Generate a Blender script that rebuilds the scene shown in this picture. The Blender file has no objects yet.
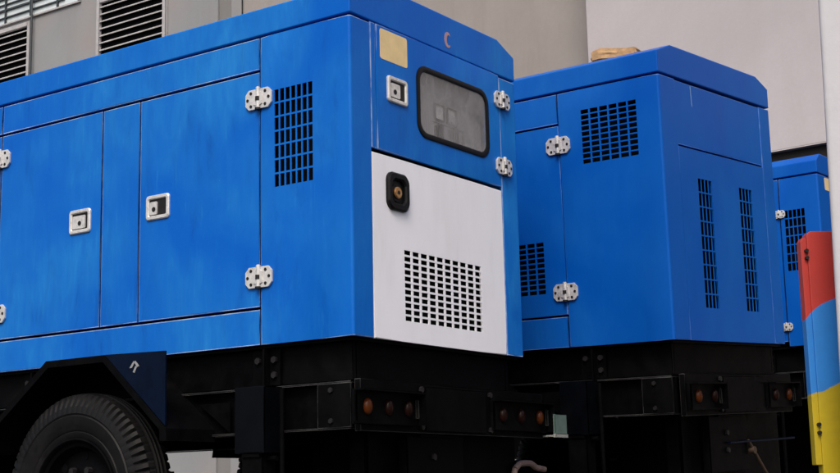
import bpy, bmesh, math, random
from mathutils import Vector, Matrix
R = math.radians
random.seed(7)
S = bpy.context.scene
COL = S.collection

# ------------------------------------------------------------------ camera
CAM_H = 0.384
cam = bpy.data.cameras.new('camera')
cam.sensor_width = 36.0
cam.lens = 1414.22 / 840 * 36
cam.clip_start = 0.05
cam.clip_end = 2000
camo = bpy.data.objects.new('camera', cam)
COL.objects.link(camo)
camo.matrix_world = Matrix.Translation((0, 0, CAM_H)) @ Matrix.Rotation(math.pi / 2 + 0.1832, 4, 'X') @ Matrix.Rotation(-0.0224, 4, 'Z')
S.camera = camo

# ------------------------------------------------------------------ light
SUN_EL, SUN_AZ = R(48), R(188)      # azimuth measured clockwise from +Y
w = bpy.data.worlds.new('World')
S.world = w
w.use_nodes = True
nt = w.node_tree
sky = nt.nodes.new('ShaderNodeTexSky')
sky.sky_type = 'NISHITA'
sky.sun_disc = False
sky.sun_elevation = SUN_EL
sky.sun_rotation = SUN_AZ
sky.air_density = 1.0
sky.dust_density = 5.0
sky.ozone_density = 0.6
nt.links.new(sky.outputs[0], nt.nodes['Background'].inputs[0])
nt.nodes['Background'].inputs[1].default_value = 0.11
sl = bpy.data.lights.new('sun', 'SUN')
sl.energy = 1.3
sl.angle = R(25)
sl.color = (1, 0.95, 0.88)
so = bpy.data.objects.new('sun', sl)
COL.objects.link(so)
sd = Vector((math.sin(SUN_AZ) * math.cos(SUN_EL), math.cos(SUN_AZ) * math.cos(SUN_EL), math.sin(SUN_EL)))
so.rotation_euler = sd.to_track_quat('Z', 'Y').to_euler()
so.location = sd * 30
S.view_settings.view_transform = 'Standard'
S.view_settings.look = 'None'
S.view_settings.gamma = 1
S.view_settings.use_curve_mapping = False
S.view_settings.exposure = 0.5

# ------------------------------------------------------------------ materials
def new_mat(name):
    m = bpy.data.materials.new(name)
    m.use_nodes = True
    return m, m.node_tree, m.node_tree.nodes['Principled BSDF']

def node(t, kind, **kw):
    n = t.nodes.new(kind)
    for k, v in kw.items():
        setattr(n, k, v)
    return n

def noise(t, vec, scale, detail=5, rough=0.55, dist=0.0):
    n = node(t, 'ShaderNodeTexNoise')
    n.inputs['Scale'].default_value = scale
    n.inputs['Detail'].default_value = detail
    n.inputs['Roughness'].default_value = rough
    n.inputs['Distortion'].default_value = dist
    t.links.new(vec, n.inputs['Vector'])
    return n.outputs['Fac']

def ramp(t, fac, a, b, lo=0.0, hi=1.0):
    n = node(t, 'ShaderNodeMapRange')
    n.inputs['From Min'].default_value = a
    n.inputs['From Max'].default_value = b
    n.inputs['To Min'].default_value = lo
    n.inputs['To Max'].default_value = hi
    t.links.new(fac, n.inputs['Value'])
    return n.outputs[0]

def mix(t, fac, a, b):
    n = node(t, 'ShaderNodeMix', data_type='RGBA')
    if isinstance(fac, float):
        n.inputs[0].default_value = fac
    else:
        t.links.new(fac, n.inputs[0])
    for i, c in ((6, a), (7, b)):
        if isinstance(c, tuple):
            n.inputs[i].default_value = (*c, 1)
        else:
            t.links.new(c, n.inputs[i])
    return n.outputs[2]

def mathn(t, op, a, b):
    n = node(t, 'ShaderNodeMath', operation=op)
    for i, c in ((0, a), (1, b)):
        if isinstance(c, (int, float)):
            n.inputs[i].default_value = c
        else:
            t.links.new(c, n.inputs[i])
    return n.outputs[0]

def coords(t, sc=(1, 1, 1)):
    c = node(t, 'ShaderNodeTexCoord')
    mp = node(t, 'ShaderNodeMapping')
    mp.inputs['Scale'].default_value = sc
    t.links.new(c.outputs['Object'], mp.inputs['Vector'])
    return mp.outputs[0]

def bump(t, p, h, strength, dist=0.01):
    b = node(t, 'ShaderNodeBump')
    b.inputs['Strength'].default_value = strength
    b.inputs['Distance'].default_value = dist
    t.links.new(h, b.inputs['Height'])
    t.links.new(b.outputs[0], p.inputs['Normal'])

def paint(name, base, dusty, dark, rough=(0.28, 0.5), dust=0.3, smear=0.3, wavy=0.12):
    m, t, p = new_mat(name)
    v = coords(t)
    big = ramp(t, noise(t, v, 1.25, 3, 0.55, 0.5), 0.38, 0.64, 0, 1)
    streak = ramp(t, noise(t, coords(t, (1, 1, 0.16)), 21, 6, 0.66, 0.7), 0.40, 0.68, 0, 1)
    wipe = ramp(t, noise(t, coords(t, (1, 1, 0.45)), 6.0, 4, 0.55, 1.0), 0.46, 0.66, 0, 1)
    fine = ramp(t, noise(t, v, 70, 4, 0.7), 0.4, 0.8, 0, 1)
    d = mathn(t, 'MULTIPLY', big, mathn(t, 'ADD', dust * 0.9, mathn(t, 'MULTIPLY', mathn(t, 'ADD', streak, wipe), smear * 0.5)))
    d = mathn(t, 'ADD', d, mathn(t, 'MULTIPLY', fine, dust * 0.2))
    scuff = ramp(t, noise(t, coords(t, (1, 1, 0.10)), 65, 4, 0.6, 0.3), 0.56, 0.72, 0, 1)
    d = mathn(t, 'ADD', d, mathn(t, 'MULTIPLY', mathn(t, 'MULTIPLY', scuff, wipe), smear * 0.6))
    smud = mathn(t, 'MULTIPLY', ramp(t, noise(t, coords(t, (1, 1, 0.30)), 7.0, 5, 0.6, 0.6), 0.50, 0.66, 0, 1), streak)
    c = mix(t, d, base, dusty)
    c = mix(t, mathn(t, 'MULTIPLY', smud, smear), c, dark)
    chips = ramp(t, noise(t, v, 130, 2, 0.5), 0.765, 0.79, 0, 0.55)
    c = mix(t, chips, c, (0.35, 0.42, 0.5))
    t.links.new(c, p.inputs['Base Color'])
    t.links.new(ramp(t, mathn(t, 'ADD', d, mathn(t, 'MULTIPLY', smud, -0.25)), -0.2, 0.6, rough[0], rough[1]), p.inputs['Roughness'])
    p.inputs['Specular IOR Level'].default_value = 0.12
    bump(t, p, noise(t, v, 3.2, 2, 0.5), wavy, 0.02)
    return m

def plain(name, col, rough=0.5, metal=0.0, var=0.25, scale=30, bmp=0.0, dirt=None, spec=0.5):
    m, t, p = new_mat(name)
    v = coords(t)
    f = ramp(t, noise(t, v, scale, 5, 0.65), 0.3, 0.75, 0, 1)
    lo = tuple(c * (1 - var) for c in col)
    hi = tuple(min(1, c * (1 + var)) for c in col)
    c = mix(t, f, lo, hi)
    if dirt:
        g = ramp(t, noise(t, v, scale * 0.3, 6, 0.7, 0.6), 0.52, 0.72, 0, dirt[1])
        c = mix(t, g, c, dirt[0])
    t.links.new(c, p.inputs['Base Color'])
    t.links.new(ramp(t, f, 0, 1, max(0.02, rough - 0.1), min(1, rough + 0.1)), p.inputs['Roughness'])
    p.inputs['Metallic'].default_value = metal
    p.inputs['Specular IOR Level'].default_value = spec
    if bmp:
        bump(t, p, noise(t, v, scale * 2.5, 6, 0.7), bmp, 0.005)
    return m

def concrete(name, col, stain, streaks=0.35, panels=0.0, tint=(0.30, 0.22, 0.18), tintf=0.0):
    m, t, p = new_mat(name)
    v = coords(t)
    vs = coords(t, (1, 1, 0.12))
    a = ramp(t, noise(t, v, 0.7, 6, 0.6, 0.4), 0.3, 0.72, 0, 1)
    b = ramp(t, noise(t, vs, 3.0, 6, 0.65, 0.5), 0.5, 0.75, 0, streaks)
    f = ramp(t, noise(t, v, 28, 5, 0.7), 0.3, 0.75, 0, 1)
    c = mix(t, a, tuple(x * 0.88 for x in col), tuple(min(1, x * 1.08) for x in col))
    c = mix(t, mathn(t, 'MULTIPLY', f, 0.3), c, tuple(x * 0.78 for x in col))
    c = mix(t, b, c, stain)
    if tintf:
        c = mix(t, ramp(t, noise(t, v, 1.3, 3, 0.5), 0.45, 0.7, 0, tintf), c, tint)
    t.links.new(c, p.inputs['Base Color'])
    p.inputs['Roughness'].default_value = 0.85
    p.inputs['Specular IOR Level'].default_value = 0.25
    bump(t, p, mathn(t, 'ADD', mathn(t, 'MULTIPLY', f, 0.5), mathn(t, 'MULTIPLY', noise(t, v, 2, 3, 0.5), 1.5)), 0.10, 0.01)
    return m

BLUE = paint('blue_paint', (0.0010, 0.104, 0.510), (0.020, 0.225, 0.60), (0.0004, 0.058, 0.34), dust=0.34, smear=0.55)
BLUE2 = paint('blue_paint_shaded', (0.0008, 0.080, 0.420), (0.012, 0.150, 0.51), (0.0006, 0.056, 0.32), dust=0.34, smear=0.25)  # darker base holds the shade on the farther generators; also less smeared
WHITE = paint('white_paint', (0.86, 0.87, 0.95), (0.74, 0.74, 0.78), (0.70, 0.71, 0.76), rough=(0.35, 0.5), dust=0.4, smear=0.3, wavy=0.06)
NAVY = plain('navy_tint', (0.0012, 0.005, 0.018), 0.4, 0, 0.3, 12, 0.08, ((0.012, 0.018, 0.03), 0.2), spec=0.08)  # on the mudguard gusset the navy is dim sky reflection put into the colour
LEGP = plain('blue_black_leg_paint', (0.0015, 0.002, 0.0035), 0.4, 0, 0.3, 12, 0.08, ((0.02, 0.02, 0.02), 0.2), spec=0.1)
BLACK = plain('black_chassis_paint', (0.0025, 0.0025, 0.003), 0.45, 0, 0.35, 14, 0.1, ((0.012, 0.011, 0.01), 0.25), spec=0.03)
VOID = plain('black_lining_foam', (0.003, 0.003, 0.004), 0.95, 0, 0.2, 40, spec=0.05)
RUBBER = plain('tyre_rubber', (0.0035, 0.0035, 0.004), 0.62, 0, 0.3, 18, 0.12, ((0.015, 0.0145, 0.014), 0.4), spec=0.22)
GASKET = plain('gasket_rubber', (0.004, 0.004, 0.0045), 0.45, 0, 0.2, 40, spec=0.2)
ZINC = plain('zinc_plated_metal', (0.66, 0.65, 0.64), 0.34, 0.3, 0.2, 45, 0.05, ((0.25, 0.22, 0.18), 0.4))
STEEL = plain('worn_grey_steel', (0.30, 0.30, 0.31), 0.35, 0.7, 0.3, 40)
DARKMETAL = plain('dark_screw_metal', (0.016, 0.015, 0.016), 0.5, 0.1, 0.3, 40, spec=0.2)
BRASS = plain('brass_lock_cylinder', (0.52, 0.30, 0.13), 0.35, 0.7, 0.2, 60)
STICKER = plain('yellowed_sticker', (0.76, 0.58, 0.30), 0.6, 0, 0.1, 18, 0.0, ((0.62, 0.52, 0.36), 0.5))
PINK = plain('faded_pink_mark', (0.40, 0.24, 0.26), 0.6, 0, 0.2, 60)
PALE = plain('pale_paint_mark', (0.26, 0.27, 0.28), 0.6, 0, 0.2, 80)
AMBER = plain('amber_lens', (0.065, 0.015, 0.002), 0.3, 0, 0.2, 30, spec=0.2)
REDLENS = plain('red_lens', (0.012, 0.003, 0.0015), 0.35, 0, 0.2, 30, spec=0.15)
CLEARLENS = plain('clear_lens', (0.03, 0.03, 0.03), 0.2, 0, 0.2, 30)
INSTR = plain('grey_instrument_plate', (0.46, 0.46, 0.47), 0.5, 0, 0.25, 14)
SCREEN = plain('pale_gauge_face', (0.85, 0.85, 0.85), 0.4, 0, 0.1, 20)
BRICK = plain('tan_brick_clay', (0.46, 0.28, 0.13), 0.85, 0, 0.3, 30, 0.5, ((0.22, 0.13, 0.07), 0.6))
GREYWALL = concrete('grey_render', (0.275, 0.285, 0.30), (0.21, 0.20, 0.19), 0.35, tint=(0.33, 0.26, 0.23), tintf=0.35)
BROWNWALL = concrete('taupe_render', (0.32, 0.292, 0.277), (0.235, 0.205, 0.19), 0.45)
PALEWALL = concrete('pale_mauve_render', (0.475, 0.445, 0.455), (0.40, 0.36, 0.35), 0.35)
PILAST = concrete('dark_grey_render', (0.22, 0.215, 0.215), (0.16, 0.15, 0.14), 0.3)
RECESS = concrete('shaded_bay_render', (0.014, 0.012, 0.011), (0.01, 0.01, 0.01), 0.3)  # near-black base colour carries the shade under the overhang
POSTW = concrete('white_post_paint', (0.54, 0.54, 0.58), (0.50, 0.48, 0.47), 0.25)
LOUV = plain('aluminium_louvre', (0.44, 0.43, 0.44), 0.55, 0.1, 0.15, 12, 0.0, ((0.30, 0.27, 0.22), 0.5))
BAR = plain('dark_window_bar', (0.05, 0.06, 0.065), 0.5, 0.2, 0.2, 20)
PANEW = plain('frosted_window_pane', (0.62, 0.69, 0.71), 0.25, 0, 0.12, 3)
ASPH = plain('asphalt', (0.05, 0.049, 0.048), 0.9, 0, 0.3, 40, 0.4, ((0.09, 0.085, 0.08), 0.4))

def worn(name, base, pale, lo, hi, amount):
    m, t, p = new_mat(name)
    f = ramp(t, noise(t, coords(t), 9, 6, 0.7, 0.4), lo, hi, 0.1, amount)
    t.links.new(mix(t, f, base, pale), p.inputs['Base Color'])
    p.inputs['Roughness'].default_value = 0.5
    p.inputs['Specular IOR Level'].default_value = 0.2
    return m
EDGES = {  # pale bevels: paint wear plus edge highlights put into the colour
    'blue_paint': worn('blue_paint_worn_lit_edge', (0.004, 0.12, 0.56), (0.36, 0.46, 0.62), 0.36, 0.62, 0.85),
    'blue_paint_shaded': worn('blue_paint_edge', (0.003, 0.09, 0.48), (0.22, 0.34, 0.55), 0.45, 0.7, 0.6),
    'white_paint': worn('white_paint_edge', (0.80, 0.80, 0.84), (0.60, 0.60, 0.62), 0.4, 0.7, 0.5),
    'black_chassis_paint': worn('black_paint_worn_lit_edge', (0.008, 0.008, 0.009), (0.13, 0.13, 0.13), 0.46, 0.72, 0.42),
}

# dusty window glass: real see-through with a film of dust
GLASS = bpy.data.materials.new('dusty_glass')
GLASS.use_nodes = True
t = GLASS.node_tree
t.nodes.remove(t.nodes['Principled BSDF'])
v = coords(t)
f = ramp(t, noise(t, coords(t, (1, 1, 0.6)), 6, 7, 0.7, 1.2), 0.36, 0.64, 0.08, 0.60)
tr = node(t, 'ShaderNodeBsdfTransparent')
df = node(t, 'ShaderNodeBsdfDiffuse')
df.inputs[0].default_value = (0.27, 0.27, 0.285, 1)
gl = node(t, 'ShaderNodeBsdfGlossy')
gl.inputs['Roughness'].default_value = 0.12
m1 = node(t, 'ShaderNodeMixShader')
t.links.new(f, m1.inputs[0]); t.links.new(tr.outputs[0], m1.inputs[1]); t.links.new(df.outputs[0], m1.inputs[2])
m2 = node(t, 'ShaderNodeMixShader')
m2.inputs[0].default_value = 0.10
t.links.new(m1.outputs[0], m2.inputs[1]); t.links.new(gl.outputs[0], m2.inputs[2])
t.links.new(m2.outputs[0], t.nodes['Material Output'].inputs[0])

# painted sheet: red over blue over yellow with wavy borders
def tricolour():
    m, t, p = new_mat('red_blue_yellow_paint')
    c = node(t, 'ShaderNodeTexCoord')
    sp = node(t, 'ShaderNodeSeparateXYZ')
    t.links.new(c.outputs['Object'], sp.inputs[0])
    x, z = sp.outputs[0], sp.outputs[2]
    n = mathn(t, 'MULTIPLY', mathn(t, 'SUBTRACT', noise(t, c.outputs['Object'], 22, 3, 0.5), 0.5), 0.02)
    # border heights (local z, local x starts at the left edge)
    arc = mathn(t, 'MULTIPLY', mathn(t, 'SUBTRACT', 1.0, mathn(t, 'POWER', 2.718, mathn(t, 'MULTIPLY', x, -22))), 0.062)
    zr = mathn(t, 'ADD', mathn(t, 'ADD', arc, 0.801), mathn(t, 'MULTIPLY', n, 0.3))
    zy = mathn(t, 'ADD', mathn(t, 'ADD', mathn(t, 'MULTIPLY', x, 0.35), 0.614), n)
    d = mathn(t, 'MULTIPLY', n, 0.0)
    fr = ramp(t, mathn(t, 'SUBTRACT', z, zr), -0.002, 0.002)
    fy = ramp(t, mathn(t, 'SUBTRACT', z, zy), -0.002, 0.002)
    dirt = ramp(t, noise(t, c.outputs['Object'], 14, 6, 0.65, 0.5), 0.42, 0.72, 0, 0.35)
    col = mix(t, fy, (0.44, 0.33, 0.006), (0.016, 0.19, 0.58))
    col = mix(t, fr, col, (0.42, 0.030, 0.022))
    col = mix(t, dirt, col, mix(t, 0.45, col, (0.03, 0.025, 0.02)))
    t.links.new(col, p.inputs['Base Color'])
    p.inputs['Roughness'].default_value = 0.5
    bump(t, p, noise(t, c.outputs['Object'], 9, 3, 0.5), 0.1, 0.01)
    return m
TRI = tricolour()

# ------------------------------------------------------------------ mesh helpers (u = along length, v = across, z = up)
def X(u, v, z):
    return Vector((-u, v, z))

WEAR = 3       # slot of the edge material (wear and painted highlight) on bevelled edges

def link(name, bm, mats, parent=None, angle=35):
    bmesh.ops.recalc_face_normals(bm, faces=bm.faces[:])
    me = bpy.data.meshes.new(name)
    bm.to_mesh(me)
    bm.free()
    if not isinstance(mats, (list, tuple)):
        mats = [mats]
    slots = list(mats)
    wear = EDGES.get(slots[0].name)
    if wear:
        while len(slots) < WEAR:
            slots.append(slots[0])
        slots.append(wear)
    for m in slots:
        me.materials.append(m)
    me.polygons.foreach_set('use_smooth', [True] * len(me.polygons))
    me.set_sharp_from_angle(angle=R(angle))
    o = bpy.data.objects.new(name, me)
    COL.objects.link(o)
    if parent:
        o.parent = parent
    wnm = o.modifiers.new('weighted', 'WEIGHTED_NORMAL')
    wnm.keep_sharp = True
    return o

def merge(bm, tmp, mi=0):
    for f in tmp.faces:
        if f.material_index != WEAR:
            f.material_index = mi
    me = bpy.data.meshes.new('tmp')
    tmp.to_mesh(me)
    tmp.free()
    bm.from_mesh(me)
    bpy.data.meshes.remove(me)

def box(bm, u0, u1, v0, v1, z0, z1, bev=0.0, mi=0, seg=2, wear=False):
    tmp = bmesh.new()
    vs = [tmp.verts.new(X(u, v, z)) for z in (z0, z1) for v in (v0, v1) for u in (u0, u1)]
    for q in ((0, 1, 3, 2), (4, 5, 7, 6), (0, 1, 5, 4), (2, 3, 7, 6), (0, 2, 6, 4), (1, 3, 7, 5)):
        tmp.faces.new([vs[i] for i in q])
    if bev:
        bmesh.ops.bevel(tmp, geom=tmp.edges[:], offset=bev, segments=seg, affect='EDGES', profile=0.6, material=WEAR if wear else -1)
    bmesh.ops.recalc_face_normals(tmp, faces=tmp.faces[:])
    merge(bm, tmp, mi)

def prism(bm, poly, place, depth, bev=0.0, mi=0, seg=2):
    """poly: 2-D points; place(a, b, d) -> Vector; extruded from d=0 to d=depth"""
    tmp = bmesh.new()
    n = len(poly)
    a = [tmp.verts.new(place(p[0], p[1], 0)) for p in poly]
    b = [tmp.verts.new(place(p[0], p[1], depth)) for p in poly]
    tmp.faces.new(a)
    tmp.faces.new(b)
    for i in range(n):
        tmp.faces.new([a[i], a[(i + 1) % n], b[(i + 1) % n], b[i]])
    if bev:
        bmesh.ops.bevel(tmp, geom=tmp.edges[:], offset=bev, segments=seg, affect='EDGES', profile=0.6)
    bmesh.ops.recalc_face_normals(tmp, faces=tmp.faces[:])
    merge(bm, tmp, mi)

def cyl(bm, p0, p1, r, seg=16, mi=0, r2=None, bev=0.0):
    p0, p1 = Vector(p0), Vector(p1)
    d = (p1 - p0)
    q = d.to_track_quat('Z', 'Y')
    tmp = bmesh.new()
    bmesh.ops.create_cone(tmp, cap_ends=True, segments=seg, radius1=r, radius2=r if r2 is None else r2, depth=d.length)
    if bev:
        es = [e for e in tmp.edges if abs(e.verts[0].co.z - e.verts[1].co.z) < 1e-6]
        bmesh.ops.bevel(tmp, geom=es, offset=bev, segments=2, affect='EDGES')
    bmesh.ops.transform(tmp, matrix=Matrix.Translation((p0 + p1) / 2) @ q.to_matrix().to_4x4(), verts=tmp.verts[:])
    merge(bm, tmp, mi)

def rounded(a0, a1, b0, b1, r, n=6):
    pts = []
    for ca, cb, s in ((a1 - r, b1 - r, 0), (a0 + r, b1 - r, 90), (a0 + r, b0 + r, 180), (a1 - r, b0 + r, 270)):
        for i in range(n + 1):
            th = R(s + 90 * i / n)
            pts.append((ca + r * math.cos(th), cb + r * math.sin(th)))
    return pts

def ring(bm, outer, inner, place, depth, mi=0, inset=0.004):
    """frame between two outlines with the same number of points, slightly domed"""
    tmp = bmesh.new()
    n = len(outer)
    def lp(p, d): return [tmp.verts.new(place(q[0], q[1], d)) for q in p]
    def lerp(t): return [(o[0] + (i[0] - o[0]) * t, o[1] + (i[1] - o[1]) * t) for o, i in zip(outer, inner)]
    ls = [lp(outer, 0), lp(outer, depth * 0.6), lp(lerp(0.22), depth), lp(lerp(0.78), depth), lp(inner, depth * 0.6), lp(inner, -0.004)]
    for a, b in zip(ls, ls[1:] + ls[:1]):
        for i in range(n):
            tmp.faces.new([a[i], a[(i + 1) % n], b[(i + 1) % n], b[i]])
    bmesh.ops.recalc_face_normals(tmp, faces=tmp.faces[:])
    merge(bm, tmp, mi)

def sheet(bm, path, zs, th=0.012, skip=lambda s, z: False, bev=0.0042, mi=0, hint=None):
    """folded sheet-metal plate: path = plan points (u, v), zs = levels; skip(i, j) leaves cell out.
    The thickness goes inward, away from the outer face."""
    tmp = bmesh.new()
    n, k = len(path), len(zs)
    ins = []
    for i in range(n):
        ds = []
        for a, b in ((i - 1, i), (i, i + 1)):
            if a >= 0 and b < n:
                du, dv = path[b][0] - path[a][0], path[b][1] - path[a][1]
                l = math.hypot(du, dv)
                ds.append((dv / l, -du / l))
        nu = sum(d[0] for d in ds) / len(ds)
        nv = sum(d[1] for d in ds) / len(ds)
        l2 = nu * nu + nv * nv
        ins.append((path[i][0] + nu / l2 * th, path[i][1] + nv / l2 * th))
    F = [[tmp.verts.new(X(p[0], p[1], z)) for z in zs] for p in path]
    B = [[tmp.verts.new(X(p[0], p[1], z)) for z in zs] for p in ins]
    solid = [[not skip(i, j) for j in range(k - 1)] for i in range(n - 1)]
    def sol(i, j): return 0 <= i < n - 1 and 0 <= j < k - 1 and solid[i][j]
    for i in range(n - 1):
        for j in range(k - 1):
            if not solid[i][j]:
                continue
            tmp.faces.new([F[i][j], F[i + 1][j], F[i + 1][j + 1], F[i][j + 1]])
            tmp.faces.new([B[i][j], B[i][j + 1], B[i + 1][j + 1], B[i + 1][j]])
            for (di, dj, a, b) in ((-1, 0, (i, j), (i, j + 1)), (1, 0, (i + 1, j), (i + 1, j + 1)), (0, -1, (i, j), (i + 1, j)), (0, 1, (i, j + 1), (i + 1, j + 1))):
                if not sol(i + di, j + dj):
                    tmp.faces.new([F[a[0]][a[1]], F[b[0]][b[1]], B[b[0]][b[1]], B[a[0]][a[1]]])
    if bev:
        es = []
        def eb(a, b):
            e = tmp.edges.get((a, b))
            if e:
                es.append(e)
        for i in range(n - 1):
            eb(F[i][0], F[i + 1][0]); eb(F[i][k - 1], F[i + 1][k - 1])
        for j in range(k - 1):
            eb(F[0][j], F[0][j + 1]); eb(F[n - 1][j], F[n - 1][j + 1])
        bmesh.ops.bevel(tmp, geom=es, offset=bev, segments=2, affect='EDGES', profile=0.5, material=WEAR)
    loose = [x for x in tmp.verts if not x.link_faces]
    bmesh.ops.delete(tmp, geom=loose, context='VERTS')
    bmesh.ops.recalc_face_normals(tmp, faces=tmp.faces[:])
    merge(bm, tmp, mi)

def breaks(a0, a1, n, fill):
    """hole edges for n holes between a0 and a1; fill = open share"""
    p = (a1 - a0) / (n - 1 + fill)
    out = []
    for i in range(n):
        s = a0 + i * p
        out += [s, s + p * fill]
    return out

def corner_arc(r=0.012, n=4):
    return [(r - r * math.sin(R(90) * i / n), r - r * math.cos(R(90) * i / n)) for i in range(n + 1)]

def tag(o, label=None, cat=None, group=None, kind=None):
    if label: o['label'] = label
    if cat: o['category'] = cat
    if group: o['group'] = group
    if kind: o['kind'] = kind
    return o

def empty(name, loc, rz=0.0):
    e = bpy.data.objects.new(name, None)
    e.empty_display_size = 0.3
    COL.objects.link(e)
    e.location = loc
    e.rotation_euler = (0, 0, rz)
    return e

# faces: place functions for things mounted on the side face (v = v0, outward -v) and on the end face (u = u0, outward -u)
def on_side(v0=0.0):
    return lambda a, b, d: X(a, v0 - d, b)
def on_end(u0=0.0):
    return lambda a, b, d: X(u0 - d, a, b)

# ------------------------------------------------------------------ hardware
def hinge(parent, pl, a, b, s=1.0):
    bm = bmesh.new()
    for sg in (-1, 1):
        pts = [(0.010, -0.040), (0.010, 0.040), (0.048, 0.040), (0.066, 0.022), (0.066, -0.022), (0.048, -0.040)]
        if sg < 0: pts = [(-p[0], p[1]) for p in pts]
        prism(bm, [(a + p[0] * s, b + p[1] * s) for p in pts], lambda x, y, d: pl(x, y, d + 0.0005), 0.010, 0.0025)
        # raised knuckle pad
        prism(bm, [(a + x * s * sg, b + y * s) for x, y in ((0.002, -0.030), (0.002, 0.030), (0.022, 0.022), (0.022, -0.022))], lambda x, y, d: pl(x, y, d + 0.009), 0.006, 0.0015)
        for x, y in ((0.036, 0.026), (0.053, 0.0), (0.036, -0.026)):
            cyl(bm, pl(a + sg * x * s, b + y * s, 0.009), pl(a + sg * x * s, b + y * s, 0.0125), 0.0062 * s, 12, 1)
    cyl(bm, pl(a, b - 0.040 * s, 0.010), pl(a, b + 0.047 * s, 0.010), 0.0095 * s, 12, 0, None, 0.002)
    cyl(bm, pl(a, b - 0.008 * s, 0.012), pl(a, b + 0.008 * s, 0.012), 0.0105 * s, 12, 1)
    cyl(bm, pl(a, b - 0.044 * s, 0.011), pl(a, b - 0.036 * s, 0.011), 0.0125 * s, 12, 1)
    return link('hinge', bm, [ZINC, DARKMETAL], parent)

def latch(parent, pl, a0, a1, b0, b1, openside=None):
    bm = bmesh.new()
    o = rounded(a0, a1, b0, b1, 0.014)
    iw = 0.017
    i = rounded(a0 + iw, a1 - iw, b0 + iw, b1 - iw, 0.006)
    ring(bm, o, i, pl, 0.009, 0)
    prism(bm, i, lambda x, y, d: pl(x, y, d * 1.0 + 0.0006), 0.0015, 0, 1)
    ai0, ai1, bi0, bi1 = a0 + iw + 0.004, a1 - iw - 0.004, b0 + iw + 0.004, b1 - iw - 0.004
    # paddle: openside = share left dark, measured from the low-a or high-a end
    if openside is None: openside = ('hi', 0.18)
    k = openside[1] * (ai1 - ai0)
    if openside[0] == 'hi': ai1 -= k
    else: ai0 += k
    prism(bm, rounded(ai0, ai1, bi0, bi1 - 0.006, 0.005), lambda x, y, d: pl(x, y, d + 0.002), 0.005, 0.0012, 0)
    ca = ai0 + 0.42 * (ai1 - ai0)
    cb = b0 + 0.42 * (b1 - b0)
    cyl(bm, pl(ca, cb, 0.006), pl(ca, cb, 0.0085), 0.010, 14, 2)
    return link('latch_handle', bm, [ZINC, DARKMETAL, DARKMETAL], parent)

def bolts(bm, pts, pl, r=0.011, h=0.008, mi=0):
    for a, b in pts:
        cyl(bm, pl(a, b, 0), pl(a, b, h), r, 6, mi)

# ------------------------------------------------------------------ running gear (z measured from the canopy bottom, GZ = ground below it)
def lathe(bm, prof, seg, cu, cz, mi=0, mod=None):
    """profile (v, r) revolved round the axle line through (cu, cz)"""
    tmp = bmesh.new()
    rows = []
    for s in range(seg):
        th = 2 * math.pi * s / seg
        row = []
        for k, (v, r) in enumerate(prof):
            dv, dr = mod(s, k) if mod else (0, 0)
            rr = r + dr
            row.append(tmp.verts.new(X(cu + rr * math.cos(th), v + dv, cz + rr * math.sin(th))))
        rows.append(row)
    for s in range(seg):
        a, b = rows[s], rows[(s + 1) % seg]
        for k in range(len(prof) - 1):
            tmp.faces.new([a[k], a[k + 1], b[k + 1], b[k]])
    merge(bm, tmp, mi)

def wheel(root, cu, v0, v1, cz, rad):
    """v0 = outer face, v1 = inner face"""
    w = v1 - v0
    s = 1 if w > 0 else -1
    W = abs(w)
    wh = empty('wheel', (0, 0, 0))
    wh.parent = root
    def P(lst): return [(v0 + s * a, r * rad / 0.48) for a, r in lst]
    out = [(0.030, 0.262), (0.012, 0.272), (0.004, 0.290), (0.002, 0.300), (0.0065, 0.304), (0.0, 0.312), (-0.008, 0.345), (-0.011, 0.372), (-0.006, 0.378), (-0.010, 0.386), (-0.005, 0.418), (0.006, 0.446), (0.013, 0.462), (0.024, 0.474), (0.052, 0.479), (0.056, 0.468), (0.064, 0.468), (0.068, 0.480), (W / 2 - 0.005, 0.480), (W / 2, 0.470)]
    prof = out + [(W - a, r) for a, r in reversed(out)]
    n = len(prof)
    lug = {10: (0.004, 0.0), 11: (0.013, -0.002), 12: (0.015, -0.004), 13: (0.012, -0.006)}
    def mod(i, k):
        if i % 4 != 0:
            return (0, 0)
        if k in lug:
            return (s * lug[k][0], lug[k][1])
        if n - 1 - k in lug:
            return (-s * lug[n - 1 - k][0], lug[n - 1 - k][1])
        return (0, 0)
    bm = bmesh.new()
    lathe(bm, P(prof), 296, cu, cz, 0, mod)
    link('tyre', bm, RUBBER, wh, 28)
    bm = bmesh.new()
    rp = [(0.020, 0.275), (0.006, 0.273), (0.002, 0.266), (0.010, 0.258), (0.026, 0.252), (0.034, 0.236), (0.070, 0.226), (0.095, 0.214), (0.098, 0.176), (0.082, 0.150), (0.074, 0.128), (0.074, 0.108), (0.060, 0.100), (0.030, 0.092), (0.012, 0.082), (0.004, 0.060), (0.002, 0.0005)]
    q = rad / 0.48
    rp = [(a * 0.62, r * q) for a, r in rp]
    lathe(bm, [(v0 + s * a, r) for a, r in rp], 64, cu, cz, 0)
    for i in range(8):
        th = 2 * math.pi * (i + 0.5) / 8
        u, z = cu + 0.135 * q * math.cos(th), cz + 0.135 * q * math.sin(th)
        cyl(bm, X(u, v0 + s * 0.050, z), X(u, v0 + s * 0.026, z), 0.014, 6, 1)
        th = 2 * math.pi * i / 8
        u, z = cu + 0.196 * q * math.cos(th), cz + 0.196 * q * math.sin(th)
        cyl(bm, X(u, v0 + s * 0.064, z), X(u, v0 + s * 0.0585, z), 0.019, 14, 2)
    link('rim', bm, [BLACK, DARKMETAL, VOID], wh, 30)
    return wh

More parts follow.
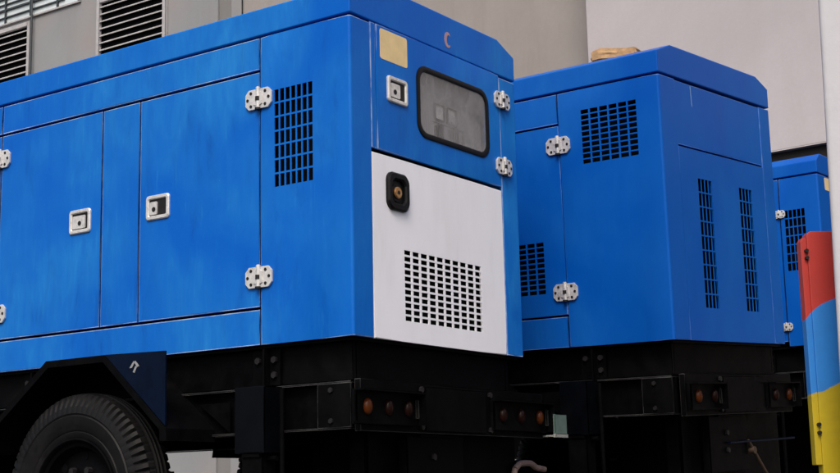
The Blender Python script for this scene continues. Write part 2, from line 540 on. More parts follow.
def running_gear(root, W, L, GZ, wheel_u=1.265, emblem=True, leg_u=0.44, bar=(0.02, 1.32), lamps=((0.055, 0.18, 0.30), (0.96, 1.10, 1.25))):
    # base frame right below the canopy
    bm = bmesh.new()
    for v0, v1 in ((0.055, 0.075), (W - 0.075, W - 0.055)):
        box(bm, 0.05, L - 0.05, v0, v1, -0.150, -0.002, 0.002)
    box(bm, 0.05, 0.07, 0.076, W - 0.076, -0.150, -0.002, 0.002)
    box(bm, L - 0.07, L - 0.05, 0.076, W - 0.076, -0.150, -0.002, 0.002)
    box(bm, 0.02, L - 0.02, 0.02, W - 0.02, -0.012, -0.0015, 0.001)       # closed floor pan
    link('base_frame', bm, BLACK, root)
    for u in (0.44, 1.75, L - 0.45):
        bm = bmesh.new()
        box(bm, u - 0.01, u + 0.002, 0.012, 0.052, -0.152, -0.014, 0.002)
        box(bm, u - 0.062, u + 0.075, 0.042, 0.053, -0.150, -0.014, 0.002)
        bolts(bm, [(u - 0.035, -0.055), (u + 0.045, -0.055), (u - 0.035, -0.112)], on_side(0.042), 0.013, 0.012, 1)
        link('mounting_bracket', bm, [BLACK, DARKMETAL], root)
    # C-section rails
    for side in (0, 1):
        bm = bmesh.new()
        if side == 0:
            box(bm, 0.05, L + 0.5, 0.075, 0.087, -0.318, -0.162, 0.001)
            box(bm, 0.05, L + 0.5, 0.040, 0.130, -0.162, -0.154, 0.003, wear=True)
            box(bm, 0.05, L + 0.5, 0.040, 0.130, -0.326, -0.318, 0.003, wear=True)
            # end plate, stiffener and gusset
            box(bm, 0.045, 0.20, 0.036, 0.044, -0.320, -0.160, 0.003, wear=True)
            box(bm, 0.470, 0.482, 0.042, 0.074, -0.317, -0.163, 0.001)
            bolts(bm, [(0.135, -0.185), (0.135, -0.295)], on_side(0.036), 0.010, 0.008, 1)
            prism(bm, [(0.64, -0.20), (0.80, -0.20), (0.64, -0.315)], lambda a, b, d: X(a, 0.050 + d, b), 0.008, 0.001)
        else:
            box(bm, 0.05, L + 0.5, W - 0.087, W - 0.075, -0.318, -0.162, 0.001)
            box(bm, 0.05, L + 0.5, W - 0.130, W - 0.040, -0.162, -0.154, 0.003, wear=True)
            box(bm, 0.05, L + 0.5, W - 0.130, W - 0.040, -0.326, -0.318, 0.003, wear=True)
        link('chassis_rail', bm, [BLACK, DARKMETAL], root)
    # light bar across the end
    bm = bmesh.new()
    box(bm, 0.012, 0.040, bar[0] + 0.03, bar[1], -0.335, -0.148, 0.003, wear=True)
    box(bm, 0.002, 0.012, 0.44, 0.86, -0.325, -0.160, 0.002)
    bolts(bm, [(bar[1] - 0.42, -0.172), (0.42, -0.172), (bar[1] - 0.42, -0.312), (0.42, -0.312)], on_end(0.012), 0.012, 0.010, 1)
    link('light_bar', bm, [BLACK, DARKMETAL], root)
    for k, grp in enumerate(lamps):
        bm = bmesh.new()
        box(bm, -0.012, 0.0115, grp[0] - 0.062, grp[-1] + 0.072, -0.312, -0.188, 0.006)
        box(bm, -0.048, -0.0125, grp[0] - 0.062, grp[-1] + 0.072, -0.196, -0.189, 0.001)
        box(bm, -0.048, -0.0125, grp[-1] + 0.066, grp[-1] + 0.072, -0.310, -0.197, 0.001)
        h = link('tail_light', bm, BLACK, root)
        for i, vv in enumerate(grp):
            bm = bmesh.new()
            lens = [(-0.0125, 0.026), (-0.020, 0.025), (-0.026, 0.020), (-0.029, 0.010), (-0.030, 0.0005)]
            tmp = bmesh.new()
            rows = []
            for s in range(20):
                th = 2 * math.pi * s / 20
                rows.append([tmp.verts.new(X(d, vv + 0.8 * r * math.cos(th), -0.25 + 1.15 * r * math.sin(th))) for d, r in lens])
            for s in range(20):
                a, b = rows[s], rows[(s + 1) % 20]
                for q in range(len(lens) - 1):
                    tmp.faces.new([a[q], a[q + 1], b[q + 1], b[q]])
            merge(bm, tmp)
            outer = (i == 0) if k == 0 else (i == len(grp) - 1)
            link('lamp_lens', bm, AMBER if outer or i == 1 and False else REDLENS, h, 60)
        bm = bmesh.new()
        ve = grp[-1] + 0.056
        box(bm, -0.022, -0.0125, ve - 0.008, ve + 0.008, -0.285, -0.215, 0.003)
        link('reflector', bm, CLEARLENS, h)
    # support legs
    for side in (0, 1):
        bm = bmesh.new()
        v0 = -0.062 if side == 0 else W - 0.035
        box(bm, leg_u - 0.073, leg_u + 0.073, v0, v0 + 0.1, -0.400, -0.158, 0.004, 1)
        box(bm, leg_u - 0.050, leg_u + 0.050, v0 + 0.014, v0 + 0.086, GZ + 0.09, -0.401, 0.004)
        box(bm, leg_u - 0.090, leg_u + 0.090, v0 - 0.04, v0 + 0.14, GZ + 0.002, GZ + 0.016, 0.003)
        box(bm, leg_u - 0.035, leg_u + 0.035, v0 + 0.02, v0 + 0.08, GZ + 0.016, GZ + 0.09, 0.003)
        box(bm, leg_u - 0.044, leg_u + 0.044, v0 + 0.006, v0 + 0.0135, -0.415, -0.401, 0.002)
        cyl(bm, X(leg_u - 0.09, v0 + 0.05, -0.42), X(leg_u + 0.09, v0 + 0.05, -0.42), 0.010, 10)
        cyl(bm, X(leg_u - 0.105, v0 + 0.06, -0.95), X(leg_u - 0.105, v0 + 0.06, -0.17), 0.009, 10)
        link('support_leg', bm, [BLACK, LEGP], root)
    # axle, wheels, mudguards
    cz = GZ + 0.412
    mu = wheel_u - 0.045
    bm = bmesh.new()
    cyl(bm, X(wheel_u, 0.02, cz), X(wheel_u, W - 0.02, cz), 0.055, 20)
    for vv in (0.11, W - 0.11):
        for i in range(4):
            h = 0.42 - 0.09 * i
            box(bm, wheel_u - h, wheel_u + h, vv - 0.035, vv + 0.035, cz + 0.062 + 0.013 * i, cz + 0.073 + 0.013 * i, 0.002)
        box(bm, wheel_u - 0.05, wheel_u + 0.05, vv - 0.05, vv + 0.05, cz - 0.07, cz + 0.062, 0.004)
    link('axle', bm, BLACK, root)
    wheel(root, wheel_u, -0.165, -0.005, cz, 0.412)
    wheel(root, wheel_u, W + 0.165, W + 0.005, cz, 0.412)
    for side in (0, 1):
        bm = bmesh.new()
        def V(a): return a if side == 0 else W - a
        arch = [(mu - 0.500, -0.345), (mu - 0.497, -0.300), (mu - 0.165, -0.0045), (mu + 0.175, -0.0045), (mu + 0.50, -0.245), (mu + 0.52, -0.36)]
        inner = [(mu - 0.494, -0.345), (mu - 0.490, -0.303), (mu - 0.163, -0.0115), (mu + 0.173, -0.0115), (mu + 0.493, -0.248), (mu + 0.513, -0.36)]
        prism(bm, arch + inner[::-1], lambda a, b, d: X(a, V(-0.205 + d), b), 0.26)
        # down-turned lip along the outer edge
        lip = [(p[0] + (mu - p[0]) * 0.055, p[1] - 0.020 if 1 < i < 4 else p[1]) for i, p in enumerate(inner)]
        prism(bm, inner + lip[::-1], lambda a, b, d: X(a, V(-0.205 + d), b), 0.006)
        # side gusset behind the sloping edge
        prism(bm, [(mu - 0.1655, -0.0040), (mu - 0.492, -0.0130), (mu - 0.4935, -0.290)], lambda a, b, d: X(a, V(-0.2045 + d), b), 0.006, 0, 1)
        fd = link('mudguard', bm, [BLACK, NAVY], root, 30)
        if side == 0 and emblem:
            bm = bmesh.new()
            cu, cz2, k = mu - 0.330, -0.062, 0.030
            for poly in ([(-0.9, -0.1), (-0.2, 0.75), (0.15, 0.75), (-0.45, -0.1)], [(-0.2, 0.75), (0.15, 0.75), (0.85, 0.05), (0.45, -0.05)], [(0.15, 0.1), (0.42, 0.0), (0.05, -0.75), (-0.3, -0.65)]):
                prism(bm, [(cu - a * k, cz2 + b * k) for a, b in poly], lambda a, b, d: X(a, -0.2050 - d, b), 0.0012)
            link('emblem', bm, PALE, fd)
    # tank and guards that close the underside
    bm = bmesh.new()
    box(bm, 0.12, 0.20, 0.22, W + 0.10, -0.90, -0.240, 0.01)
    link('underrun_guard', bm, BLACK, root)
    bm = bmesh.new()
    box(bm, 0.2005, 0.62, 0.50, W - 0.14, -0.86, -0.165, 0.03)
    link('fuel_tank', bm, BLACK, root)
    bm = bmesh.new()
    box(bm, 2.20, L - 0.1, 0.16, W - 0.16, -0.62, -0.165, 0.03)
    link('tool_box', bm, BLACK, root)
    bm = bmesh.new()
    box(bm, 0.06, 0.10, W * 0.5 - 0.19, W * 0.5 + 0.19, -0.60, -0.336, 0.004)
    box(bm, 0.04, 0.0595, W * 0.5 - 0.13, W * 0.5 + 0.13, -0.345, -0.3365, 0.002)
    bolts(bm, [(W * 0.5 - 0.02, -0.42), (W * 0.5 - 0.02, -0.50)], on_end(0.06), 0.013, 0.010, 1)
    link('tow_bracket', bm, [BLACK, DARKMETAL], root)
    bm = bmesh.new()
    for sg in (1, -1):
        cyl(bm, X(L + 0.3, W / 2 + sg * (W / 2 - 0.1), -0.24), X(L + 1.4, W / 2 + sg * 0.05, -0.30), 0.045, 10)
    cyl(bm, X(L + 1.38, W / 2, -0.30), X(L + 1.6, W / 2, -0.30), 0.05, 12)
    cyl(bm, X(L + 1.5, W / 2, -0.30), X(L + 1.5, W / 2, GZ + 0.01), 0.035, 10)
    link('drawbar', bm, BLACK, root)

def roof(root, W, L, H, ch=(0.135, 0.052), up=0.107, mat=None):
    bm = bmesh.new()
    cv, cz = ch
    z0 = H + 0.0050
    prof = [(0, z0), (0, z0 + up), (cv, z0 + up + cz), (W - cv, z0 + up + cz), (W, z0 + up), (W, z0)]
    prism(bm, prof, lambda a, b, d: X(d, a, b), L, 0.006, 0, 3)
    return link('roof', bm, mat or BLUE, root, 40)

def core(root, W, L, H, notch=None):
    bm = bmesh.new()
    if notch:
        box(bm, 0.055, L - 0.03, 0.055, W - 0.03, 0.004, notch)
        box(bm, 0.30, L - 0.03, 0.055, W - 0.03, notch, H)
        box(bm, 0.055, 0.30, 0.055, 0.062, notch, H)
    else:
        box(bm, 0.055, L - 0.03, 0.055, W - 0.03, 0.004, H)
    return link('inner_lining', bm, VOID, root)

def plate_side(bm, u0, u1, z0, z1, grille=None, mat=0):
    """side plate between u0<u1; outward is -v, path goes from high u to low u"""
    if grille is None:
        sheet(bm, [(u1, 0), (u0, 0)], [z0, z1])
    else:
        g0, g1, h0, h1 = grille
        sheet(bm, [(u1, 0), (g1, 0), (g0, 0), (u0, 0)], [z0, h0, h1, z1], skip=lambda i, j: i == 1 and j == 1)

def perforated_side(parent, u0, u1, z0, z1, nu, nz, fu, fz, mat):
    us = breaks(u0, u1, nu, fu)
    zs = breaks(z0, z1, nz, fz)
    m = 0.006
    us = [u0 - m] + us + [u1 + m]
    zs = [z0 - m] + zs + [z1 + m]
    bm = bmesh.new()
    sheet(bm, [(u, 0) for u in reversed(us)], zs, skip=lambda i, j: i % 2 == 1 and j % 2 == 1, bev=0, th=0.0035)
    link('vent_grille', bm, mat, parent)
    return (us[0], us[-1], zs[0], zs[-1])

def perforated_end(parent, v0, v1, z0, z1, nv, nz, fv, fz, mat, u=0.0):
    vs = breaks(v0, v1, nv, fv)
    zs = breaks(z0, z1, nz, fz)
    m = 0.006
    vs = [v0 - m] + vs + [v1 + m]
    zs = [z0 - m] + zs + [z1 + m]
    bm = bmesh.new()
    sheet(bm, [(u, a) for a in vs], zs, skip=lambda i, j: i % 2 == 1 and j % 2 == 1, bev=0, th=0.0035)
    link('vent_grille', bm, mat, parent)
    return (vs[0], vs[-1], zs[0], zs[-1])

G = 0.0048     # half of a horizontal seam
g = 0.0022     # half of a vertical seam

# ================================================================== GROUND AND BUILDINGS
bm = bmesh.new()
tmpv = [bm.verts.new(p) for p in ((-400, -400, 0), (400, -400, 0), (400, 400, 0), (-400, 400, 0))]
bm.faces.new(tmpv)
tag(link('ground', bm, ASPH), kind='structure')

# frame of the first generator: used for the walls parallel to it too
YAW1 = 0.9590
GEN1 = (-0.2424, 4.9952)
CB1 = 0.5747 + CAM_H
YAW2 = 0.8952
GEN2 = (1.1043, 6.1731)
CB2 = 0.6599 + CAM_H

# ---- grey building with louvres, its face parallel to the first generator (v = D in that frame)
D = 7.5
bl = empty('grey_building', (GEN1[0], GEN1[1], 0), YAW1 - math.pi / 2)
tag(bl, 'grey rendered building with two louvred vents and a barred window, behind the nearest generator', 'building')
ZB = CB1      # heights measured like the generator's, from its canopy bottom
bm = bmesh.new()
box(bm, 7.745, 22, D, D + 6, 0, 12)
link('wall', bm, GREYWALL, bl)
bm = bmesh.new()
box(bm, -6, 7.36, D + 0.02, D + 6, 0, 12)
link('wall', bm, BROWNWALL, bl)
bm = bmesh.new()
box(bm, 7.53, 7.745, D + 0.03, D + 6, 0, 12)
link('recessed_strip', bm, PILAST, bl)
bm = bmesh.new()
box(bm, 7.36, 7.53, D - 0.01, D + 6, 0, 12, 0.01)
link('pilaster', bm, GREYWALL, bl)

def louvre(u0, u1, z0, z1):
    f = bmesh.new()
    fw = 0.055
    box(f, u0, u0 + fw, D - 0.05, D - 0.003, z0, z1, 0.004)
    box(f, u1 - fw, u1, D - 0.05, D - 0.003, z0, z1, 0.004)
    box(f, u0 + fw, u1 - fw, D - 0.05, D - 0.003, z1 - fw, z1, 0.004)
    box(f, u0 + fw, u1 - fw, D - 0.05, D - 0.003, z0, z0 + fw, 0.004)
    fo = link('louvre_vent', f, LOUV, bl)
    s = bmesh.new()
    box(s, u0 + fw, u1 - fw, D - 0.008, D - 0.002, z0 + fw, z1 - fw, 0, 1)
    n = int((z1 - z0 - 2 * fw) / 0.088)
    for i in range(n):
        z = z0 + fw + (i + 0.5) * (z1 - z0 - 2 * fw) / n
        prism(s, [(0.0, 0.0), (0.034, -0.026), (0.036, -0.023), (0.036, -0.018), (0.004, 0.008), (0.0, 0.008)], lambda a, b, d: X(u0 + fw + d, D - 0.010 - a, z + b), u1 - u0 - 2 * fw)
    link('slats', s, [LOUV, VOID], fo)

louvre(11.0, 12.2, CB1 + 4.1, CB1 + 5.60)
louvre(8.55, 9.75, CB1 + 4.1, CB1 + 5.60)
# barred window above the left louvre
f = bmesh.new()
wu0, wu1, wz0, wz1 = 10.12, 13.0, CB1 + 5.68, CB1 + 7.3
box(f, wu0 - 0.04, wu1, D - 0.03, D - 0.002, wz0 - 0.025, wz0, 0.004)
box(f, wu0 - 0.04, wu0, D - 0.04, D - 0.002, wz0 + 0.001, wz1, 0.004)
box(f, wu0, wu1, D - 0.04, D - 0.002, wz1 - 0.05, wz1, 0.004)
wn = link('window', f, LOUV, bl)
f = bmesh.new()
box(f, wu0, wu1, D - 0.012, D - 0.002, wz0 + 0.001, wz1 - 0.051)
link('pane', f, PANEW, wn)
f = bmesh.new()
z = wz0 + 0.07
k = 0
while z < wz1 - 0.08:
    hgt = 0.026 if k % 3 == 1 else 0.016
    box(f, wu0 + 0.25, wu1, D - 0.036, D - 0.016, z, z + hgt, 0.002)
    z += 0.082 if k % 3 else 0.10
    k += 1
for u in (10.50, 11.02, 11.52, 12.0, 12.5):
    box(f, u - 0.012, u + 0.012, D - 0.038, D - 0.014, wz0 + 0.002, wz1 - 0.052, 0.002)
link('bars', f, BAR, wn)
f = bmesh.new()
cyl(f, X(10.95, D - 0.065, 0.02), X(10.95, D - 0.065, CB1 + 7.2), 0.014, 10)
link('conduit', f, BAR, bl)

# ---- pale building on the right: upper storey over an open dark bay
b2 = empty('pale_building', (GEN2[0], GEN2[1], 0), YAW2 - math.pi / 2)
tag(b2, 'pale plain building with an overhanging upper wall above a dark bay, behind the farther generators', 'building')
bm = bmesh.new()
box(bm, -9, 3.44, 5.0, 9.0, 3.082, 12, 0.012)
link('upper_wall', bm, PALEWALL, b2)
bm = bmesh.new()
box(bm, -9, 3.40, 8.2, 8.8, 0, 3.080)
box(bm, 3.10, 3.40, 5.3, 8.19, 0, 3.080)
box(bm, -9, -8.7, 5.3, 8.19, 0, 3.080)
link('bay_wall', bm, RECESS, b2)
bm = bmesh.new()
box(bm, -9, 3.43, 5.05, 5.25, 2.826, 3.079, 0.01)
link('lintel_beam', bm, RECESS, b2)

# ================================================================== GENERATORS
GROUP = 'blue mobile generators in a row'

def finish(root, cb):
    for c in root.children:
        c.location.z += cb

# ---------------- nearest generator
def build_near():
    W, L, H, UA = 1.1665, 3.3, 1.2, 0.4398
    TD, BD = 1.0624, 0.1383
    root = empty('mobile_generator', (GEN1[0], GEN1[1], 0), YAW1 - math.pi / 2)
    tag(root, 'nearest blue generator with a white end panel, small window and large black tyre', 'generator', GROUP)
    core(root, W, L, H, 0.69)
    rf = roof(root, W, L, H)
    # crescent mark on the roof end
    bm = bmesh.new()
    pts = []
    cv, cz, ro = 0.650, 1.262, 0.034
    for i in range(15):
        th = R(48 + 264 * i / 14)
        pts.append((cv + ro * 0.72 * math.cos(th), cz + ro * math.sin(th)))
    for i in range(15):
        th = R(312 - 264 * i / 14)
        pts.append((cv + 0.006 + ro * 0.42 * math.cos(th), cz + ro * 0.66 * math.sin(th)))
    prism(bm, pts, on_end(), 0.0012)
    link('badge', bm, PINK, rf)
    # corner panels
    cp = None
    arc = corner_arc()
    bm = bmesh.new()
    o = link('corner_panel', bm, BLUE, root)
    gr = perforated_side(o, 0.181, 0.368, 0.592, 0.972, 7, 7, 0.76, 0.87, BLUE)
    bm = bmesh.new()
    path = [(UA - g, 0), (gr[1], 0), (gr[0], 0)] + arc + [(0, 0.1226 - g)]
    sheet(bm, path, [0, gr[2], gr[3], H - G], skip=lambda i, j: i == 1 and j == 1)
    bmesh.ops.recalc_face_normals(bm, faces=bm.faces[:])
    bm.to_mesh(o.data)
    o.data.polygons.foreach_set('use_smooth', [True] * len(o.data.polygons))
    o.data.set_sharp_from_angle(angle=R(35))
    bm.free()
    bm = bmesh.new()
    path = [(0, 1.0315 + g)] + [(a, W - b) for b, a in arc][::-1][::-1]
    path = [(0, 1.0315 + g)] + [(q[0], W - q[1]) for q in arc[::-1]] + [(UA - g, W)]
    sheet(bm, path, [0, H - G])
    link('corner_panel', bm, BLUE, root)
    bm = bmesh.new()
    sheet(bm, [(UA + g, W), (L, W)], [0, H - G])
    sheet(bm, [(L, W - 0.013), (L, 0.013)], [0, H - G])
    link('far_panel', bm, BLUE, root)
    # side doors, posts and rails
    bm = bmesh.new(); plate_side(bm, UA + g, 1.970 - g, TD + G, H - G); link('top_rail', bm, BLUE, root)
    bm = bmesh.new(); plate_side(bm, 1.970 + g, L, TD + G, H - G); link('top_rail', bm, BLUE, root)
    bm = bmesh.new(); plate_side(bm, UA + g, L, 0, BD - G); link('bottom_rail', bm, BLUE, root)
    bm = bmesh.new(); plate_side(bm, 1.0932 + g, 1.3157 - g, BD + G, TD - G); link('door_post', bm, BLUE, root)
    doors = []
    for a, b in ((UA, 1.0932), (1.3157, 1.970), (1.970, 2.62), (2.62, L)):
        bm = bmesh.new(); plate_side(bm, a + g, b - g, BD + G, TD - G)
        doors.append(link('side_door', bm, BLUE, root))
    ps = on_side()
    hinge(doors[0], ps, UA + 0.002, 0.949); hinge(doors[0], ps, UA + 0.002, 0.255)
    hinge(doors[1], ps, 1.972, 0.949); hinge(doors[1], ps, 1.972, 0.255)
    latch(doors[0], ps, 0.919, 1.049, 0.549, 0.650, ('lo', 0.52))
    latch(doors[1], ps, 1.378, 1.508, 0.549, 0.652, ('lo', 0.12))
    # white end panel
    wp = link('end_panel', bmesh.new(), WHITE, root)
    gr = perforated_end(wp, 0.317, 0.848, 0.080, 0.349, 10, 11, 0.78, 0.70, WHITE)
    bm = bmesh.new()
    sheet(bm, [(0, 0.1226 + g), (0, gr[0]), (0, gr[1]), (0, 1.0315 - g)], [0, gr[2], gr[3], 0.696], skip=lambda i, j: i == 1 and j == 1)
    bmesh.ops.recalc_face_normals(bm, faces=bm.faces[:])
    bm.to_mesh(wp.data); bm.free()
    # lock
    bm = bmesh.new()
    pe = on_end()
    o = rounded(0.207, 0.343, 0.496, 0.632, 0.030, 6)
    o = [(0.275 + (a - 0.275) * (1 + 0.0), 0.564 + (b - 0.564) * (1 + 0.10 * (1 - ((a - 0.275) / 0.068) ** 2))) for a, b in o]
    cc = [(0.275 + 0.046 * math.cos(R(45) + 0), 0) for _ in o]
    n = len(o)
    cc = []
    for a, b in o:
        l = math.hypot(a - 0.275, b - 0.564)
        cc.append((0.275 + (a - 0.275) / l * 0.047, 0.564 + (b - 0.564) / l * 0.050))
    ring(bm, o, cc, pe, 0.016, 0)
    prism(bm, cc, lambda a, b, d: pe(a, b, 0.0008 + d), 0.001, 0, 0)
    cyl(bm, pe(0.268, 0.560, 0.0), pe(0.268, 0.560, 0.007), 0.034, 24, 0)
    cyl(bm, pe(0.268, 0.560, 0.006), pe(0.268, 0.560, 0.016), 0.0225, 20, 1, None, 0.003)
    cyl(bm, pe(0.268, 0.560, 0.0155), pe(0.268, 0.560, 0.0170), 0.008, 10, 2)
    link('door_lock', bm, [GASKET, BRASS, DARKMETAL], wp)
    # control door with a window
    wv0, wv1, wz0, wz1 = 0.434, 0.920, 0.830, 1.089
    bm = bmesh.new()
    sheet(bm, [(0, 0.1226 + g), (0, 0.158 - g)], [0.7115, H + 0.0015])
    link('door_frame_strip', bm, BLUE, root)
    bm = bmesh.new()
    sheet(bm, [(-0.002, 0.158 + g), (-0.002, wv0), (-0.002, wv1), (-0.002, 1.0315 - g)], [0.7115, wz0, wz1, H + 0.0015], skip=lambda i, j: i == 1 and j == 1)
    cd = link('control_door', bm, BLUE, root)
    pd = on_end(-0.002)
    bm = bmesh.new()
    ring(bm, rounded(0.416, 0.938, 0.812, 1.107, 0.062, 8), rounded(0.438, 0.916, 0.834, 1.085, 0.046, 8), pd, 0.006)
    link('window_gasket', bm, GASKET, cd)
    bm = bmesh.new()
    prism(bm, rounded(0.4385, 0.9155, 0.8345, 1.0845, 0.046, 8), lambda a, b, d: pd(a, b, -0.004 + d), 0.004)
    link('window_pane', bm, GLASS, cd)
    latch(cd, pd, 0.221, 0.350, 0.910, 1.013, ('hi', 0.34))
    hinge(cd, pd, 1.044, 1.091, 0.9); hinge(cd, pd, 1.044, 0.800, 0.9)
    bm = bmesh.new()
    prism(bm, rounded(0.182, 0.359, 1.070, 1.190, 0.010, 3), pd, 0.0008)
    link('sticker', bm, STICKER, cd)
    # instruments behind the pane
    bm = bmesh.new()
    box(bm, 0.045, 0.052, 0.40, 0.95, 0.80, 1.12, 0.002)
    ip = link('instrument_panel', bm, INSTR, root)
    pi_ = on_end(0.045)
    for a0, a1, z0, z1 in ((0.600, 0.672, 0.925, 0.995), (0.690, 0.762, 0.925, 0.995)):
        bm = bmesh.new()
        ring(bm, rounded(a0, a1, z0, z1, 0.006, 3), rounded(a0 + 0.007, a1 - 0.007, z0 + 0.007, z1 - 0.007, 0.004, 3), pi_, 0.008, 0)
        prism(bm, rounded(a0 + 0.007, a1 - 0.007, z0 + 0.007, z1 - 0.007, 0.004, 3), pi_, 0.003, 0, 1)
        link('gauge', bm, [DARKMETAL, SCREEN], ip)
    for i, a in enumerate((0.60, 0.622, 0.648, 0.70, 0.724, 0.752, 0.80)):
        bm = bmesh.new()
        box(bm, 0.036, 0.0445, a, a + (0.016 if i % 2 else 0.011), 0.852, 0.900 + 0.006 * (i % 3), 0.001)
        link('switch', bm, DARKMETAL, ip)
    bm = bmesh.new()
    box(bm, 0.0425, 0.0445, 0.585, 0.83, 0.912, 0.916, 0.0005)
    link('label_strip', bm, DARKMETAL, ip)
    bm = bmesh.new()
    cyl(bm, pi_(0.475, 0.932, 0), pi_(0.475, 0.932, 0.014), 0.015, 16)
    link('push_button', bm, DARKMETAL, ip)
    running_gear(root, W, L, -CB1)
    bm = bmesh.new()
    box(bm, -0.060, -0.050, 1.300, 1.400, -0.318, -0.236, 0.002)
    box(bm, -0.064, -0.0495, 1.298, 1.402, -0.334, -0.3185, 0.002, 1)
    box(bm, -0.0495, 0.03, 1.318, 1.340, -0.330, -0.322, 0.002, 1)
    link('marker_plate', bm, [plain('green_grey_marker', (0.09, 0.14, 0.125), 0.4), plain('pale_marker_edge', (0.26, 0.27, 0.26), 0.5)], root)
    bm = bmesh.new()
    hp = [(1.205, -0.520), (1.225, -0.462), (1.262, -0.440), (1.310, -0.436), (1.355, -0.437), (1.40, -0.455), (1.470, -0.462)]
    for a, b in zip(hp, hp[1:]):
        cyl(bm, X(0.1, a[0], a[1]), X(0.1, b[0], b[1]), 0.013, 10)
    link('hose', bm, plain('pinkish_hose_rubber', (0.20, 0.14, 0.125), 0.6), root)
    finish(root, CB1)
    return root
build_near()

# ---------------- second generator
def build_second():
    W, L, H, UA = 1.1412, 3.0, 1.2, 0.5427
    TD, BD = 1.0483, 0.1473
    root = empty('mobile_generator', (0, 0, 0))
    rot = Matrix.Rotation(YAW2 - math.pi / 2, 4, 'Z') @ Matrix.Rotation(0.0193, 4, 'Y') @ Matrix.Rotation(0.0517, 4, 'X')
    root.rotation_euler = rot.to_euler()
    root.location = Vector((GEN2[0], GEN2[1], CB2)) - rot.to_3x3() @ Vector((0, 0, CB2))
    tag(root, 'middle blue generator with two tall vent strips on its end, a brick on its roof', 'generator', GROUP)
    core(root, W, L, H)
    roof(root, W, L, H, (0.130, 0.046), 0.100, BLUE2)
    arc = corner_arc()
    o = link('corner_panel', bmesh.new(), BLUE2, root)
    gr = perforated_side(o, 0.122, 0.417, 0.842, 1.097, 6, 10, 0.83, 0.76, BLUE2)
    bm = bmesh.new()
    path = [(UA - g, 0), (gr[1], 0), (gr[0], 0)] + arc + [(0, 0.150 - 0.001)]
    sheet(bm, path, [0, gr[2], gr[3], H - G], skip=lambda i, j: i == 1 and j == 1)
    bmesh.ops.recalc_face_normals(bm, faces=bm.faces[:])
    bm.to_mesh(o.data); bm.free()
    o.data.polygons.foreach_set('use_smooth', [True] * len(o.data.polygons))
    o.data.set_sharp_from_angle(angle=R(35))
    bm = bmesh.new()
    path = [(0, 1.020 + 0.001)] + [(q[0], W - q[1]) for q in arc[::-1]] + [(UA - g, W)]
    sheet(bm, path, [0, H - G])
    link('corner_panel', bm, BLUE2, root)
    bm = bmesh.new()
    sheet(bm, [(UA + g, W), (L, W)], [0, H - G])
    sheet(bm, [(L, W - 0.013), (L, 0.013)], [0, H - G])
    link('far_panel', bm, BLUE2, root)
    bm = bmesh.new(); plate_side(bm, UA + g, L, TD + G, H - G); link('top_rail', bm, BLUE2, root)
    bm = bmesh.new(); plate_side(bm, UA + g, L, 0, BD - G); link('bottom_rail', bm, BLUE2, root)
    dr = link('side_door', bmesh.new(), BLUE2, root)
    gr = perforated_side(dr, 0.660, 0.957, 0.258, 0.502, 6, 10, 0.83, 0.76, BLUE2)
    bm = bmesh.new(); plate_side(bm, UA + g, 1.25 - g, BD + G, TD - G, gr)
    bmesh.ops.recalc_face_normals(bm, faces=bm.faces[:])
    bm.to_mesh(dr.data); bm.free()
    bm = bmesh.new(); plate_side(bm, 1.25 + g, 2.1 - g, BD + G, TD - G); link('side_door', bm, BLUE2, root)
    bm = bmesh.new(); plate_side(bm, 2.1 + g, L, BD + G, TD - G); link('side_door', bm, BLUE2, root)
    ps = on_side()
    hinge(dr, ps, UA + 0.004, 0.947); hinge(dr, ps, UA + 0.004, 0.256)
    # end: access panel above, vented panel below
    bm = bmesh.new()
    sheet(bm, [(0.004, 0.150 + 0.001), (0.004, 1.020 - 0.001)], [0.888 + G, H - G - 0.003], bev=0.004)
    ap = link('access_panel', bm, BLUE2, root)
    bm = bmesh.new()
    prism(bm, [(0.302, 1.185), (0.308, 1.185), (0.3135, 1.09), (0.311, 1.088), (0.308, 1.10)], on_end(0.004), 0.0008)
    link('paint_run', bm, plain('pale_blue_run', (0.20, 0.34, 0.55), 0.4), ap)
    vp = link('end_panel', bmesh.new(), BLUE2, root)
    cols = ((0.316, 0.450), (0.735, 0.872))
    gs = [perforated_end(vp, a, b, 0.152, 0.752, 4, 9, 0.86, 0.90, BLUE2) for a, b in cols]
    bm = bmesh.new()
    sheet(bm, [(0, 0.151), (0, gs[0][0]), (0, gs[0][1]), (0, gs[1][0]), (0, gs[1][1]), (0, 1.019)], [0, gs[0][2], gs[0][3], 0.888 - G], skip=lambda i, j: i in (1, 3) and j == 1, bev=0.0015)
    bmesh.ops.recalc_face_normals(bm, faces=bm.faces[:])
    bm.to_mesh(vp.data); bm.free()
    running_gear(root, W, L, -CB2, 1.30, False, 0.50, (0.06, 1.19), ((0.16, 0.31), (0.95, 1.10)))
    bm = bmesh.new()
    box(bm, 0.042, 0.0597, 0.55, 1.26, -0.471, -0.461, 0.002)
    link('step_bar', bm, NAVY, root)
    bm = bmesh.new()
    cyl(bm, X(0.050, 0.75, -0.463), X(0.050, 0.95, -0.65), 0.008, 8)
    cyl(bm, X(0.036, 0.79, -0.510), X(0.064, 0.79, -0.510), 0.018, 12)
    link('locking_pin', bm, plain('rusty_steel', (0.05, 0.03, 0.018), 0.7), root)
    finish(root, CB2)
    return root
build_second()

